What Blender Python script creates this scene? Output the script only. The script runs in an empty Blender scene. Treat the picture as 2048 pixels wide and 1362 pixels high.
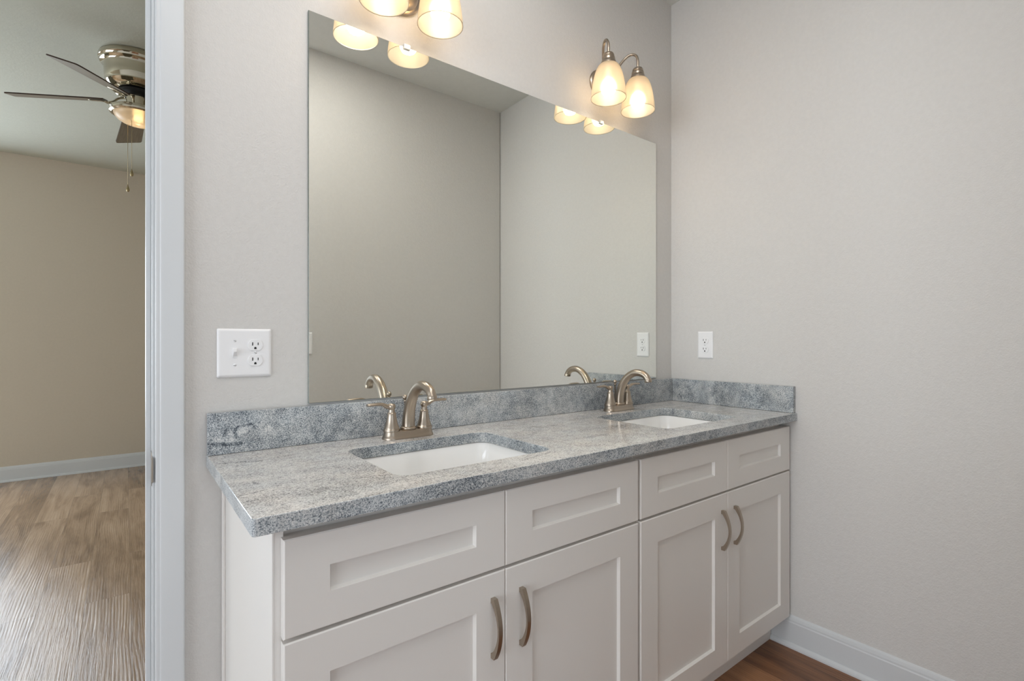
import bpy, bmesh, math, random
from mathutils import Vector, Matrix
R = math.radians
SC = bpy.context.scene
COL = SC.collection

# ------------------------------------------------------------------ camera
cam_d = bpy.data.cameras.new('camera'); cam = bpy.data.objects.new('camera', cam_d); COL.objects.link(cam)
cam.location = (-2.026, -1.4154, 1.1748)
cam.rotation_euler = (R(90), 0, R(-37.54))
cam_d.sensor_width = 36.0; cam_d.lens = 1007.43 / 2048 * 36.0
cam_d.shift_y = 0.0002; cam_d.clip_start = 0.02
SC.camera = cam

# ------------------------------------------------------------------ view, world
vs = SC.view_settings
vs.view_transform = 'Standard'; vs.look = 'None'; vs.gamma = 1.0; vs.use_curve_mapping = False
vs.exposure = 0.0
W = bpy.data.worlds.new('world'); SC.world = W; W.use_nodes = True
W.node_tree.nodes['Background'].inputs[0].default_value = (0.75, 0.85, 1.0, 1)
W.node_tree.nodes['Background'].inputs[1].default_value = 0.3
cy = SC.cycles
cy.use_denoising = True
cy.max_bounces = 12; cy.diffuse_bounces = 8; cy.glossy_bounces = 6; cy.transmission_bounces = 8
cy.sample_clamp_indirect = 6.0

DAY_SIDE = 5.8      # daylight through the window left of the vanity
DAY_FAR = 11.5       # daylight through the bedroom window left of the frame
FILL_BED = 7.4        # fill daylight from the window added in the bedroom's left wall
BULB = 23.0          # vanity bulbs
FAN_BULB = 9.0
DAY_REAR = 1.85       # daylight through the window behind the camera

def area_light(name, loc, rot, sx, sy, power, col):
    d = bpy.data.lights.new(name, 'AREA'); d.shape = 'RECTANGLE'; d.size = sx; d.size_y = sy
    d.energy = power; d.color = col
    o = bpy.data.objects.new(name, d); COL.objects.link(o); o.location = loc; o.rotation_euler = rot
    return o
# unseen fill lights added under the ceiling to brighten the vanity room
area_light('fill_light', (-1.30, -0.74, 2.735), (0, 0, 0), 0.5, 0.5, 10.2, (1.0, 0.96, 0.92))
area_light('fill_light', (-2.05, -1.30, 2.735), (0, 0, 0), 0.5, 0.5, 7.5, (1.0, 0.99, 0.975))

# ------------------------------------------------------------------ helpers
def mk(name, bm, mat, parent=None, smooth=False, auto=None):
    bmesh.ops.recalc_face_normals(bm, faces=bm.faces[:])
    me = bpy.data.meshes.new(name); bm.to_mesh(me); bm.free()
    mats = mat if isinstance(mat, (list, tuple)) else [mat]
    for m in mats: me.materials.append(m)
    if smooth:
        for p in me.polygons: p.use_smooth = True
        if auto is not None:
            try: me.set_sharp_from_angle(angle=R(auto))
            except Exception: pass
    o = bpy.data.objects.new(name, me); COL.objects.link(o)
    if parent: o.parent = parent
    return o

def thing(name, label, cat, loc=(0, 0, 0), rotz=0, group=None):
    o = bpy.data.objects.new(name, None); COL.objects.link(o)
    o.empty_display_size = 0.05
    o.location = loc; o.rotation_euler = (0, 0, rotz)
    o['label'] = label; o['category'] = cat
    if group: o['group'] = group
    return o

def tag(o, label, cat, group=None):
    o['label'] = label; o['category'] = cat
    if group: o['group'] = group
    return o

def struct(name, bm, mat, parent=None, **k):
    o = mk(name, bm, mat, parent, **k); o['kind'] = 'structure'; return o

def dup(o, parent=None):
    c = o.copy(); COL.objects.link(c); c.parent = parent
    for ch in list(o.children): dup(ch, c)
    return c

def box(bm, x0, x1, y0, y1, z0, z1, bev=0.0, seg=2):
    g = bmesh.ops.create_cube(bm, size=1.0)
    for v in g['verts']:
        v.co = Vector(((x0 + x1) / 2 + v.co.x * (x1 - x0), (y0 + y1) / 2 + v.co.y * (y1 - y0), (z0 + z1) / 2 + v.co.z * (z1 - z0)))
    if bev > 0:
        es = list({e for v in g['verts'] for e in v.link_edges})
        bmesh.ops.bevel(bm, geom=es, offset=bev, segments=seg, profile=0.5, affect='EDGES')
    return bm

def B(*a, **k):
    bm = bmesh.new(); box(bm, *a, **k); return bm

def lathe(bm, prof, seg=40, c=(0, 0, 0), axis='z', sx=1.0, sy=1.0, cap=True):
    rings = []
    for r, h in prof:
        ring = []
        for i in range(seg):
            a = 2 * math.pi * i / seg
            u, v = r * math.cos(a) * sx, r * math.sin(a) * sy
            if axis == 'z': p = (c[0] + u, c[1] + v, c[2] + h)
            elif axis == 'y': p = (c[0] + u, c[1] + h, c[2] + v)
            else: p = (c[0] + h, c[1] + u, c[2] + v)
            ring.append(bm.verts.new(p))
        rings.append(ring)
    for a, b in zip(rings, rings[1:]):
        for i in range(seg):
            j = (i + 1) % seg
            bm.faces.new((a[i], a[j], b[j], b[i]))
    if cap:
        for ring in (rings[0], rings[-1]):
            try: bm.faces.new(ring)
            except ValueError: pass
    return bm

def catmull(pts, n=8):
    P = [Vector(p) for p in pts]; out = []
    for i in range(len(P) - 1):
        p0 = P[i - 1] if i else P[0] * 2 - P[1]; p1, p2 = P[i], P[i + 1]
        p3 = P[i + 2] if i + 2 < len(P) else P[-1] * 2 - P[-2]
        for k in range(n):
            t = k / n
            out.append(0.5 * ((2 * p1) + (p2 - p0) * t + (2 * p0 - 5 * p1 + 4 * p2 - p3) * t * t + (3 * p1 - p0 - 3 * p2 + p3) * t ** 3))
    out.append(P[-1]); return out

def sweep(bm, pts, radii, seg=16, cap=True, up=(1, 0, 0), flat=None):
    """tube along pts; radii per point; flat = per-point (width, height) for an elliptical section"""
    P = [Vector(p) for p in pts]; rings = []; upv = Vector(up)
    for i, p in enumerate(P):
        t = (P[min(i + 1, len(P) - 1)] - P[max(i - 1, 0)]).normalized()
        n = upv - t * upv.dot(t)
        if n.length < 1e-4: n = Vector((0, 1, 0)) - t * t.y
        n.normalize(); b = t.cross(n)
        ring = []
        for k in range(seg):
            a = 2 * math.pi * k / seg
            if flat: w, h = flat[i]
            else: w = h = radii[i] if hasattr(radii, '__len__') else radii
            ring.append(bm.verts.new(p + n * math.cos(a) * w + b * math.sin(a) * h))
        rings.append(ring)
    for a, b in zip(rings, rings[1:]):
        for i in range(seg):
            j = (i + 1) % seg
            bm.faces.new((a[i], a[j], b[j], b[i]))
    if cap:
        bm.faces.new(rings[0]); bm.faces.new(rings[-1])
    return bm

def lerp_list(vals, n):
    out = []
    for i in range(len(vals) - 1):
        for k in range(n):
            t = k / n
            if hasattr(vals[i], '__len__'): out.append(tuple(a + (b - a) * t for a, b in zip(vals[i], vals[i + 1])))
            else: out.append(vals[i] + (vals[i + 1] - vals[i]) * t)
    out.append(vals[-1]); return out

def rrect(x0, x1, y0, y1, r, n=8):
    pts = []
    for cx, cyy, a0 in ((x1 - r, y1 - r, 0), (x0 + r, y1 - r, 90), (x0 + r, y0 + r, 180), (x1 - r, y0 + r, 270)):
        for k in range(n + 1):
            a = R(a0 + 90 * k / n)
            pts.append((cx + r * math.cos(a), cyy + r * math.sin(a)))
    return pts

def loft(bm, loops, cap0=False, cap1=False):
    rings = [[bm.verts.new(p) for p in L] for L in loops]
    n = len(rings[0])
    fs = []
    for a, b in zip(rings, rings[1:]):
        for i in range(n):
            j = (i + 1) % n
            fs.append(bm.faces.new((a[i], a[j], b[j], b[i])))
    if cap0: fs.append(bm.faces.new(rings[0]))
    if cap1: fs.append(bm.faces.new(rings[-1]))
    return fs

def extrude_profile(bm, prof, a, b, axis='y', flip=1):
    """prof: closed list of (depth, z). axis 'y': along y from a to b, depth = -x ; axis 'x': along x, depth = -y*flip"""
    def P(d, z, t): return (-d, t, z) if axis == 'y' else (t, -d * flip, z)
    r0 = [bm.verts.new(P(d, z, a)) for d, z in prof]; r1 = [bm.verts.new(P(d, z, b)) for d, z in prof]
    n = len(prof)
    for i in range(n):
        j = (i + 1) % n; bm.faces.new((r0[i], r0[j], r1[j], r1[i]))
    bm.faces.new(r0); bm.faces.new(r1)
    return bm

# ------------------------------------------------------------------ materials
def new_mat(name):
    m = bpy.data.materials.new(name); m.use_nodes = True
    nt = m.node_tree; return m, nt, nt.nodes['Principled BSDF']
def N(nt, t, **k):
    n = nt.nodes.new(t)
    for a, v in k.items(): setattr(n, a, v)
    return n
def L(nt, a, b): nt.links.new(a, b)
def srgb(r, g, b):
    f = lambda c: (c / 255 / 12.92) if c / 255 <= 0.04045 else ((c / 255 + 0.055) / 1.055) ** 2.4
    return (f(r), f(g), f(b), 1.0)
def ramp(nt, stops, interp='LINEAR'):
    n = N(nt, 'ShaderNodeValToRGB'); cr = n.color_ramp; cr.interpolation = interp
    while len(cr.elements) < len(stops): cr.elements.new(0.5)
    for e, (p, c) in zip(cr.elements, stops): e.position = p; e.color = c if len(c) == 4 else (*c, 1)
    return n
def mixc(nt, fac, a, b, mode='MIX'):
    n = N(nt, 'ShaderNodeMix', data_type='RGBA', blend_type=mode)
    for s, v in ((n.inputs[0], fac), (n.inputs[6], a), (n.inputs[7], b)):
        if hasattr(v, 'is_linked'): L(nt, v, s)
        else: s.default_value = v
    return n.outputs[2]
def noise(nt, vec, scale, detail=4, rough=0.5, dist=0.0):
    n = N(nt, 'ShaderNodeTexNoise'); n.inputs['Scale'].default_value = scale; n.inputs['Detail'].default_value = detail
    n.inputs['Roughness'].default_value = rough; n.inputs['Distortion'].default_value = dist
    L(nt, vec, n.inputs['Vector']); return n
def math_(nt, op, a, b=None):
    n = N(nt, 'ShaderNodeMath', operation=op)
    for s, v in zip(n.inputs, (a, b)):
        if v is None: continue
        if hasattr(v, 'is_linked'): L(nt, v, s)
        else: s.default_value = v
    return n.outputs[0]
def mapping(nt, vec, scale=(1, 1, 1), rot=(0, 0, 0), loc=(0, 0, 0)):
    n = N(nt, 'ShaderNodeMapping'); n.inputs['Scale'].default_value = scale; n.inputs['Rotation'].default_value = rot
    n.inputs['Location'].default_value = loc
    L(nt, vec, n.inputs['Vector']); return n.outputs[0]
def geo_pos(nt): return N(nt, 'ShaderNodeNewGeometry').outputs['Position']

def paint(name, col, rough=0.55, tex=0.0, scale=170.0, spec=0.3, coat=0.0):
    m, nt, b = new_mat(name)
    b.inputs['Base Color'].default_value = col; b.inputs['Roughness'].default_value = rough
    b.inputs['Specular IOR Level'].default_value = spec
    if tex > 0:
        p = geo_pos(nt)
        n1 = noise(nt, p, scale, 3, 0.55, 0.3); n2 = noise(nt, p, scale * 0.35, 2, 0.5)
        s = math_(nt, 'ADD', n1.outputs[0], math_(nt, 'MULTIPLY', n2.outputs[0], 0.6))
        bp = N(nt, 'ShaderNodeBump'); bp.inputs['Strength'].default_value = tex; bp.inputs['Distance'].default_value = 0.003
        L(nt, s, bp.inputs['Height']); L(nt, bp.outputs[0], b.inputs['Normal'])
        v = ramp(nt, [(0.3, tuple(c * 0.985 for c in col[:3])), (0.7, tuple(min(1, c * 1.015) for c in col[:3]))])
        L(nt, n2.outputs[0], v.inputs[0]); L(nt, v.outputs[0], b.inputs['Base Color'])
    return m

def metal(name, col, rough, brushed=0.0, axis=(1, 1, 1)):
    m, nt, b = new_mat(name)
    b.inputs['Base Color'].default_value = col; b.inputs['Metallic'].default_value = 1.0; b.inputs['Roughness'].default_value = rough
    if brushed > 0:
        tc = N(nt, 'ShaderNodeTexCoord')
        v = mapping(nt, tc.outputs['Object'], scale=axis)
        n = noise(nt, v, 500, 3, 0.6)
        rr = N(nt, 'ShaderNodeMapRange'); rr.inputs[3].default_value = rough - brushed; rr.inputs[4].default_value = rough + brushed
        L(nt, n.outputs[0], rr.inputs[0]); L(nt, rr.outputs[0], b.inputs['Roughness'])
    return m

M = {}
M['wall'] = paint('greige wall paint', srgb(206, 204, 201), 0.6, tex=0.4, scale=210)
M['wall_bed'] = paint('beige bedroom paint', srgb(196, 186, 170), 0.6, tex=0.15)
M['ceil'] = paint('ceiling paint', srgb(214, 215, 211), 0.8, tex=0.25, scale=90)  # lightened to offset the weak light on this ceiling
M['ceil_bed_dark'] = paint('darkened ceiling paint', srgb(188, 190, 178), 0.8, tex=0.25, scale=90)  # same ceiling paint, darkened to offset the bedroom's stronger light
M['trim'] = paint('white trim paint', srgb(204, 207, 209), 0.35, spec=0.45)
M['cabinet'] = paint('white cabinet lacquer', srgb(226, 223, 219), 0.38, spec=0.45)
M['cab_inside'] = paint('cabinet carcass shade', srgb(190, 186, 180), 0.5)
M['plate'] = paint('white plastic plate', srgb(232, 232, 233), 0.35, spec=0.5)
M['slot'] = paint('dark slot', srgb(30, 30, 30), 0.6)
M['porcelain'] = paint('white porcelain', srgb(240, 240, 239), 0.08, spec=0.6)
M['nickel'] = metal('brushed nickel', srgb(176, 163, 148), 0.32, 0.03, (1, 1, 0.06))
M['nickel_dark'] = metal('brushed nickel pull', srgb(176, 164, 150), 0.33, 0.06, (1, 1, 0.06))
M['polished'] = metal('polished nickel', srgb(205, 198, 182), 0.08)
M['steel'] = metal('strike steel', srgb(150, 145, 138), 0.35)
M['chain'] = metal('pull chain brass', srgb(170, 155, 120), 0.35)

def mat_mirror():
    m, nt, b = new_mat('mirror silvering')
    b.inputs['Base Color'].default_value = (0.905, 0.92, 0.875, 1); b.inputs['Metallic'].default_value = 1; b.inputs['Roughness'].default_value = 0.0
    return m
M['mirror'] = mat_mirror()
M['mirror_edge'] = paint('mirror glass edge', srgb(92, 104, 94), 0.15, spec=0.6)

def mat_clip():
    m, nt, b = new_mat('clear plastic clip')
    b.inputs['Base Color'].default_value = (0.95, 0.95, 0.93, 1); b.inputs['Roughness'].default_value = 0.12
    b.inputs['Transmission Weight'].default_value = 0.35
    return m
M['clip'] = mat_clip()

def seg_dist(nt, p, a, b):
    A = Vector(a); BA = Vector(b) - A; l2 = max(BA.length_squared, 1e-9)
    def vm(op, x, y=None):
        n = N(nt, 'ShaderNodeVectorMath', operation=op)
        for s_, v_ in zip(n.inputs, (x, y)):
            if v_ is None: continue
            if hasattr(v_, 'is_linked'): L(nt, v_, s_)
            else: s_.default_value = v_
        return n
    pa = vm('SUBTRACT', p, tuple(A)).outputs[0]
    h = math_(nt, 'DIVIDE', vm('DOT_PRODUCT', pa, tuple(BA)).outputs['Value'], l2)
    h = math_(nt, 'MINIMUM', math_(nt, 'MAXIMUM', h, 0.0), 1.0)
    sc = N(nt, 'ShaderNodeVectorMath', operation='SCALE'); sc.inputs[0].default_value = tuple(BA); L(nt, h, sc.inputs['Scale'])
    return vm('LENGTH', vm('SUBTRACT', pa, sc.outputs[0]).outputs[0]).outputs['Value']

def mat_granite(name, light, seed=0.0, cut=False, marks=()):
    """speckled grey granite; light in 0..1 shifts the balance towards white"""
    m, nt, b = new_mat(name)
    p = mapping(nt, geo_pos(nt), loc=(seed, seed * 0.7, seed * 1.3))
    st = mapping(nt, p, scale=(0.7, 1.0, 1.0), rot=(0, 0, R(12))) if not cut else p
    sp1 = noise(nt, st, 400, 2, 0.6)           # mineral grains
    sp2 = noise(nt, st, 800, 1, 0.5)
    cl = noise(nt, mapping(nt, p, scale=(0.8, 2.2, 1.4), rot=(0, 0, R(14))), 5.0, 4, 0.55, 0.5)     # clouds
    cl2 = noise(nt, p, 34, 3, 0.55, 0.4)
    g = math_(nt, 'ADD', math_(nt, 'MULTIPLY', sp1.outputs[0], 0.70), math_(nt, 'MULTIPLY', sp2.outputs[0], 0.30))
    sh = math_(nt, 'ADD', math_(nt, 'MULTIPLY', math_(nt, 'SUBTRACT', cl.outputs[0], 0.5), 0.34 if cut else 0.26),
               math_(nt, 'MULTIPLY', math_(nt, 'SUBTRACT', cl2.outputs[0], 0.5), 0.24 if cut else 0.18))
    g = math_(nt, 'ADD', math_(nt, 'ADD', g, sh), light)
    # single mineral streaks and blotches, each where it lies in the slab
    wob = noise(nt, p, 60, 4, 0.65); wob2 = noise(nt, p, 150, 2, 0.6)
    for (a_, b_, w_, k_) in marks:
        d = seg_dist(nt, geo_pos(nt), a_, b_)
        d = math_(nt, 'ADD', d, math_(nt, 'MULTIPLY', math_(nt, 'SUBTRACT', wob.outputs[0], 0.5), max(w_ * 2.5, 0.012)))
        d = math_(nt, 'ADD', d, math_(nt, 'MULTIPLY', math_(nt, 'SUBTRACT', wob2.outputs[0], 0.5), max(w_ * 1.5, 0.008)))
        mr_ = N(nt, 'ShaderNodeMapRange'); mr_.interpolation_type = 'SMOOTHSTEP'
        mr_.inputs[1].default_value = 0.0; mr_.inputs[2].default_value = w_ * 1.8; mr_.inputs[3].default_value = k_; mr_.inputs[4].default_value = 0.0
        L(nt, d, mr_.inputs[0])
        g = math_(nt, 'ADD', g, mr_.outputs[0])
    if cut:
        cr = ramp(nt, [(0.33, srgb(58, 65, 73)), (0.41, srgb(104, 112, 119)), (0.49, srgb(152, 158, 162)), (0.58, srgb(192, 195, 196)), (0.68, srgb(218, 218, 216))])
    else:
        cr = ramp(nt, [(0.34, srgb(72, 73, 75)), (0.41, srgb(132, 131, 131)), (0.48, srgb(180, 178, 176)), (0.56, srgb(208, 206, 203)), (0.67, srgb(228, 226, 223))])
    L(nt, g, cr.inputs[0])
    col = cr.outputs[0]
    # bluish / pinkish drift
    tint = ramp(nt, [(0.35, (0.93, 0.975, 1.02)), (0.65, (1.02, 0.99, 0.96))])
    L(nt, noise(nt, p, 9, 3, 0.6).outputs[0], tint.inputs[0])
    col = mixc(nt, 0.6, col, tint.outputs[0], 'MULTIPLY')
    # a few dark thin streaks
    vn = noise(nt, mapping(nt, p, scale=(0.7, 3.0, 1.6), rot=(0, 0, R(16))), 2.2, 3, 0.5, 0.6)
    va = math_(nt, 'ABSOLUTE', math_(nt, 'SUBTRACT', vn.outputs[0], 0.47))
    vr = ramp(nt, [(0.0, (1, 1, 1)), (0.006, (0.5, 0.5, 0.5)), (0.018, (0, 0, 0))])
    L(nt, va, vr.inputs[0])
    brk = ramp(nt, [(0.50, (0, 0, 0)), (0.62, (1, 1, 1))]); L(nt, noise(nt, p, 7, 3, 0.6).outputs[0], brk.inputs[0])
    vm = math_(nt, 'MULTIPLY', math_(nt, 'MULTIPLY', vr.outputs[0], brk.outputs[0]), math_(nt, 'MULTIPLY', sp1.outputs[0], 0.35 if cut else 0.6))
    col = mixc(nt, vm, col, srgb(84, 82, 84) if not cut else srgb(40, 42, 46))
    L(nt, col, b.inputs['Base Color'])
    b.inputs['Roughness'].default_value = 0.12 if not cut else 0.28; b.inputs['Specular IOR Level'].default_value = 0.5
    return m
DK, BLK, WHT = -0.09, -0.125, 0.075
TOPM = [((-1.829, -0.329, 0.8985), (-1.822, -0.347, 0.8985), 0.0035, BLK), ((-1.868, -0.411, 0.8985), (-1.823, -0.399, 0.8985), 0.0022, DK),
        ((-1.305, -0.508, 0.8985), (-1.193, -0.485, 0.8985), 0.0022, DK), ((-1.856, -0.118, 0.8985), (-1.785, -0.143, 0.8985), 0.004, DK),
        ((-1.785, -0.143, 0.8985), (-1.69, -0.120, 0.8985), 0.003, DK)]
SPM = [((-1.823, -0.02, 0.947), (-1.816, -0.02, 0.944), 0.008, WHT), ((-1.799, -0.02, 0.949), (-1.788, -0.02, 0.947), 0.009, WHT), ((-1.828, -0.02, 0.931), (-1.808, -0.02, 0.931), 0.005, WHT),
       ((-1.851, -0.02, 0.935), (-1.842, -0.02, 0.937), 0.006, WHT), ((-1.739, -0.02, 0.951), (-1.733, -0.02, 0.951), 0.007, WHT),
       ((-1.834, -0.02, 0.945), (-1.830, -0.02, 0.957), 0.003, BLK), ((-1.812, -0.02, 0.952), (-1.806, -0.02, 0.963), 0.004, BLK), ((-1.806, -0.02, 0.963), (-1.776, -0.02, 0.966), 0.003, BLK),
       ((-1.776, -0.02, 0.966), (-1.768, -0.02, 0.955), 0.003, BLK), ((-1.811, -0.02, 0.948), (-1.808, -0.02, 0.938), 0.0035, BLK), ((-1.790, -0.02, 0.940), (-1.778, -0.02, 0.950), 0.003, BLK),
       ((-1.868, -0.02, 0.928), (-1.836, -0.02, 0.922), 0.004, BLK), ((-1.836, -0.02, 0.922), (-1.795, -0.02, 0.921), 0.004, BLK),
       ((-0.02, -0.30, 0.985), (-0.02, -0.385, 0.986), 0.003, BLK), ((-0.02, -0.385, 0.986), (-0.02, -0.43, 0.977), 0.003, BLK), ((-0.02, -0.43, 0.977), (-0.02, -0.465, 0.964), 0.0025, BLK),
       ((-0.02, -0.46, 0.970), (-0.02, -0.50, 0.966), 0.0025, BLK), ((-0.02, -0.046, 0.914), (-0.02, -0.059, 0.932), 0.002, BLK), ((-0.02, -0.059, 0.932), (-0.02, -0.070, 0.912), 0.002, BLK)]
M['granite'] = mat_granite('polished granite top', 0.035, marks=TOPM)
M['granite_cut'] = mat_granite('granite cut edge', 0.012, 3.1, True)
M['granite_splash'] = mat_granite('granite splash', 0.005, 7.7, True, marks=SPM)

def mat_floor(name, tones, rough=0.38, bump=0.35):
    m, nt, b = new_mat(name)
    p = geo_pos(nt)
    pr = mapping(nt, p, rot=(0, 0, R(90)), loc=(0.03, 0.06, 0))
    br = N(nt, 'ShaderNodeTexBrick'); br.offset = 0.37; br.offset_frequency = 2
    br.inputs['Color1'].default_value = (0, 0, 0, 1); br.inputs['Color2'].default_value = (1, 1, 1, 1); br.inputs['Mortar'].default_value = (0.5, 0.5, 0.5, 1)
    br.inputs['Scale'].default_value = 1.0; br.inputs['Mortar Size'].default_value = 0.0012; br.inputs['Bias'].default_value = 0
    br.inputs['Brick Width'].default_value = 1.5; br.inputs['Row Height'].default_value = 0.162
    L(nt, pr, br.inputs['Vector'])
    idv = N(nt, 'ShaderNodeSeparateColor'); L(nt, br.outputs['Color'], idv.inputs[0]); pid = idv.outputs[0]
    # per-plank offset of the grain
    comb = N(nt, 'ShaderNodeCombineXYZ'); L(nt, math_(nt, 'MULTIPLY', pid, 37.0), comb.inputs[0]); L(nt, math_(nt, 'MULTIPLY', pid, 91.0), comb.inputs[1])
    va = N(nt, 'ShaderNodeVectorMath', operation='ADD'); L(nt, p, va.inputs[0]); L(nt, comb.outputs[0], va.inputs[1])
    g1 = noise(nt, mapping(nt, va.outputs[0], scale=(7, 0.8, 1)), 2.2, 5, 0.6, 0.8)
    g2 = noise(nt, mapping(nt, va.outputs[0], scale=(36, 1.0, 1)), 3.4, 6, 0.72, 0.25)
    # cathedral grain, stronger in some places than others
    wv = N(nt, 'ShaderNodeTexWave', wave_type='BANDS', bands_direction='X'); wv.inputs['Scale'].default_value = 27.0
    wv.inputs['Distortion'].default_value = 26.0; wv.inputs['Detail'].default_value = 1.0; wv.inputs['Detail Scale'].default_value = 0.16; wv.inputs['Detail Roughness'].default_value = 0.4
    L(nt, mapping(nt, va.outputs[0], scale=(1.0, 0.22, 1)), wv.inputs['Vector'])
    wm = ramp(nt, [(0.45, (0, 0, 0)), (0.62, (1, 1, 1))]); L(nt, noise(nt, mapping(nt, va.outputs[0], scale=(2.2, 0.9, 1)), 2.0, 2, 0.5).outputs[0], wm.inputs[0])
    wvm = math_(nt, 'MULTIPLY', wv.outputs[0], wm.outputs[0])
    kn = noise(nt, mapping(nt, va.outputs[0], scale=(1.6, 0.8, 1)), 3.0, 2, 0.5)
    t = math_(nt, 'ADD', math_(nt, 'MULTIPLY', g1.outputs[0], 0.55), math_(nt, 'MULTIPLY', g2.outputs[0], 0.25))
    t = math_(nt, 'ADD', t, math_(nt, 'ADD', math_(nt, 'MULTIPLY', wvm, 0.07), 0.02))
    t = math_(nt, 'ADD', t, math_(nt, 'MULTIPLY', math_(nt, 'SUBTRACT', pid, 0.5), 0.16))
    cr = ramp(nt, [(0.26, tones[0]), (0.42, tones[1]), (0.55, tones[2]), (0.72, tones[3])]); L(nt, t, cr.inputs[0])
    kr = ramp(nt, [(0.68, (0, 0, 0)), (0.78, (0.7, 0.7, 0.7))]); L(nt, kn.outputs[0], kr.inputs[0])
    col = mixc(nt, kr.outputs[0], cr.outputs[0], tones[0])
    col = mixc(nt, math_(nt, 'MULTIPLY', br.outputs['Fac'], 0.35), col, tuple(c * 0.55 for c in tones[0][:3]) + (1,))
    L(nt, col, b.inputs['Base Color'])
    h = math_(nt, 'ADD', math_(nt, 'MULTIPLY', g2.outputs[0], 1.1), math_(nt, 'MULTIPLY', wvm, 0.22))
    h = math_(nt, 'SUBTRACT', h, math_(nt, 'MULTIPLY', br.outputs['Fac'], 1.0))
    bp = N(nt, 'ShaderNodeBump'); bp.inputs['Strength'].default_value = bump; bp.inputs['Distance'].default_value = 0.0025
    L(nt, h, bp.inputs['Height']); L(nt, bp.outputs[0], b.inputs['Normal'])
    b.inputs['Roughness'].default_value = rough; b.inputs['Specular IOR Level'].default_value = 0.5
    return m
M['floor_bed'] = mat_floor('oak vinyl planks', (srgb(112, 90, 70), srgb(152, 126, 101), srgb(178, 152, 126), srgb(198, 175, 150)), 0.22, 0.75)
M['floor'] = mat_floor('browner oak vinyl planks', (srgb(92, 62, 42), srgb(130, 90, 62), srgb(156, 113, 80), srgb(178, 135, 100)), 0.4, 0.3)  # same plank pattern in darker, browner tones

def mat_blade():
    m, nt, b = new_mat('dark walnut blade')
    tc = N(nt, 'ShaderNodeTexCoord')
    n = noise(nt, mapping(nt, tc.outputs['Object'], scale=(2, 30, 30)), 4, 4, 0.6, 0.4)
    cr = ramp(nt, [(0.3, srgb(112, 104, 90)), (0.7, srgb(140, 130, 113))]); L(nt, n.outputs[0], cr.inputs[0])
    L(nt, cr.outputs[0], b.inputs['Base Color']); b.inputs['Roughness'].default_value = 0.4
    return m
M['blade'] = mat_blade()
M['blade_edge'] = paint('blade edge', srgb(58, 40, 30), 0.4)

def mat_shade(name, col, glow):
    """thin frosted glass: lets the bulb inside through, slightly milky"""
    m = bpy.data.materials.new(name); m.use_nodes = True; nt = m.node_tree
    out = nt.nodes['Material Output']; nt.nodes.remove(nt.nodes['Principled BSDF'])
    tr = N(nt, 'ShaderNodeBsdfTranslucent'); tr.inputs[0].default_value = col
    df = N(nt, 'ShaderNodeBsdfDiffuse'); df.inputs[0].default_value = (0.93, 0.88, 0.78, 1)
    rf = N(nt, 'ShaderNodeBsdfRefraction'); rf.inputs[0].default_value = col; rf.inputs['Roughness'].default_value = 0.42; rf.inputs['IOR'].default_value = 1.28
    gl = N(nt, 'ShaderNodeBsdfGlossy'); gl.inputs[0].default_value = (1, 1, 1, 1); gl.inputs['Roughness'].default_value = 0.3
    m1 = N(nt, 'ShaderNodeMixShader'); m1.inputs[0].default_value = 0.5; L(nt, df.outputs[0], m1.inputs[1]); L(nt, tr.outputs[0], m1.inputs[2])
    m3 = N(nt, 'ShaderNodeMixShader'); m3.inputs[0].default_value = glow; L(nt, m1.outputs[0], m3.inputs[1]); L(nt, rf.outputs[0], m3.inputs[2])
    m2 = N(nt, 'ShaderNodeMixShader'); m2.inputs[0].default_value = 0.04; L(nt, m3.outputs[0], m2.inputs[1]); L(nt, gl.outputs[0], m2.inputs[2])
    L(nt, m2.outputs[0], out.inputs[0]); return m
M['shade'] = mat_shade('frosted glass shade', (0.99, 0.93, 0.83, 1), 0.72)
M['bowl'] = mat_shade('frosted glass bowl', (0.99, 0.91, 0.77, 1), 0.45)

def emit(name, col, strength):
    m = bpy.data.materials.new(name); m.use_nodes = True; nt = m.node_tree
    out = nt.nodes['Material Output']; nt.nodes.remove(nt.nodes['Principled BSDF'])
    e = N(nt, 'ShaderNodeEmission'); e.inputs[0].default_value = (*col, 1); e.inputs[1].default_value = strength
    L(nt, e.outputs[0], out.inputs[0]); return m
M['bulb'] = emit('warm vanity bulb', (1.0, 0.79, 0.54), BULB)
M['fan_bulb'] = emit('warm fan bulb', (1.0, 0.76, 0.46), FAN_BULB)
M['sky_side'] = emit('daylight pane side', (0.86, 0.93, 1.0), DAY_SIDE)
M['sky_rear'] = emit('daylight pane rear', (0.80, 0.90, 1.0), DAY_REAR)
M['sky_far'] = emit('daylight pane far', (0.80, 0.90, 1.0), DAY_FAR)
M['fill_bed'] = emit('added daylight pane bedroom', (0.90, 0.96, 1.0), FILL_BED)  # pane of the added bedroom window

# ------------------------------------------------------------------ room shell
H = 2.742
RA = 0.017                  # the right wall leans about one degree out of square
YB = 4.47                   # far wall of the bedroom
TW = 0.12                   # wall thickness
DX0, DX1, DH = -2.79, -1.972, 2.05      # bedroom doorway in the mirror wall

bm = bmesh.new()
box(bm, DX1, 0.10, 0, TW, 0, H); box(bm, -6.0, DX0, 0, TW, 0, H); box(bm, DX0, DX1, 0, TW, DH, H)
struct('wall_back', bm, M['wall'])
o = struct('wall_right', B(0, TW, -4.2, -0.0005, 0, H), M['wall']); o.rotation_euler[2] = RA
OW = -1.396
struct('wall_front', B(-1.30, 0.018, OW - 0.115, OW, 0, H), M['wall'])
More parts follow.
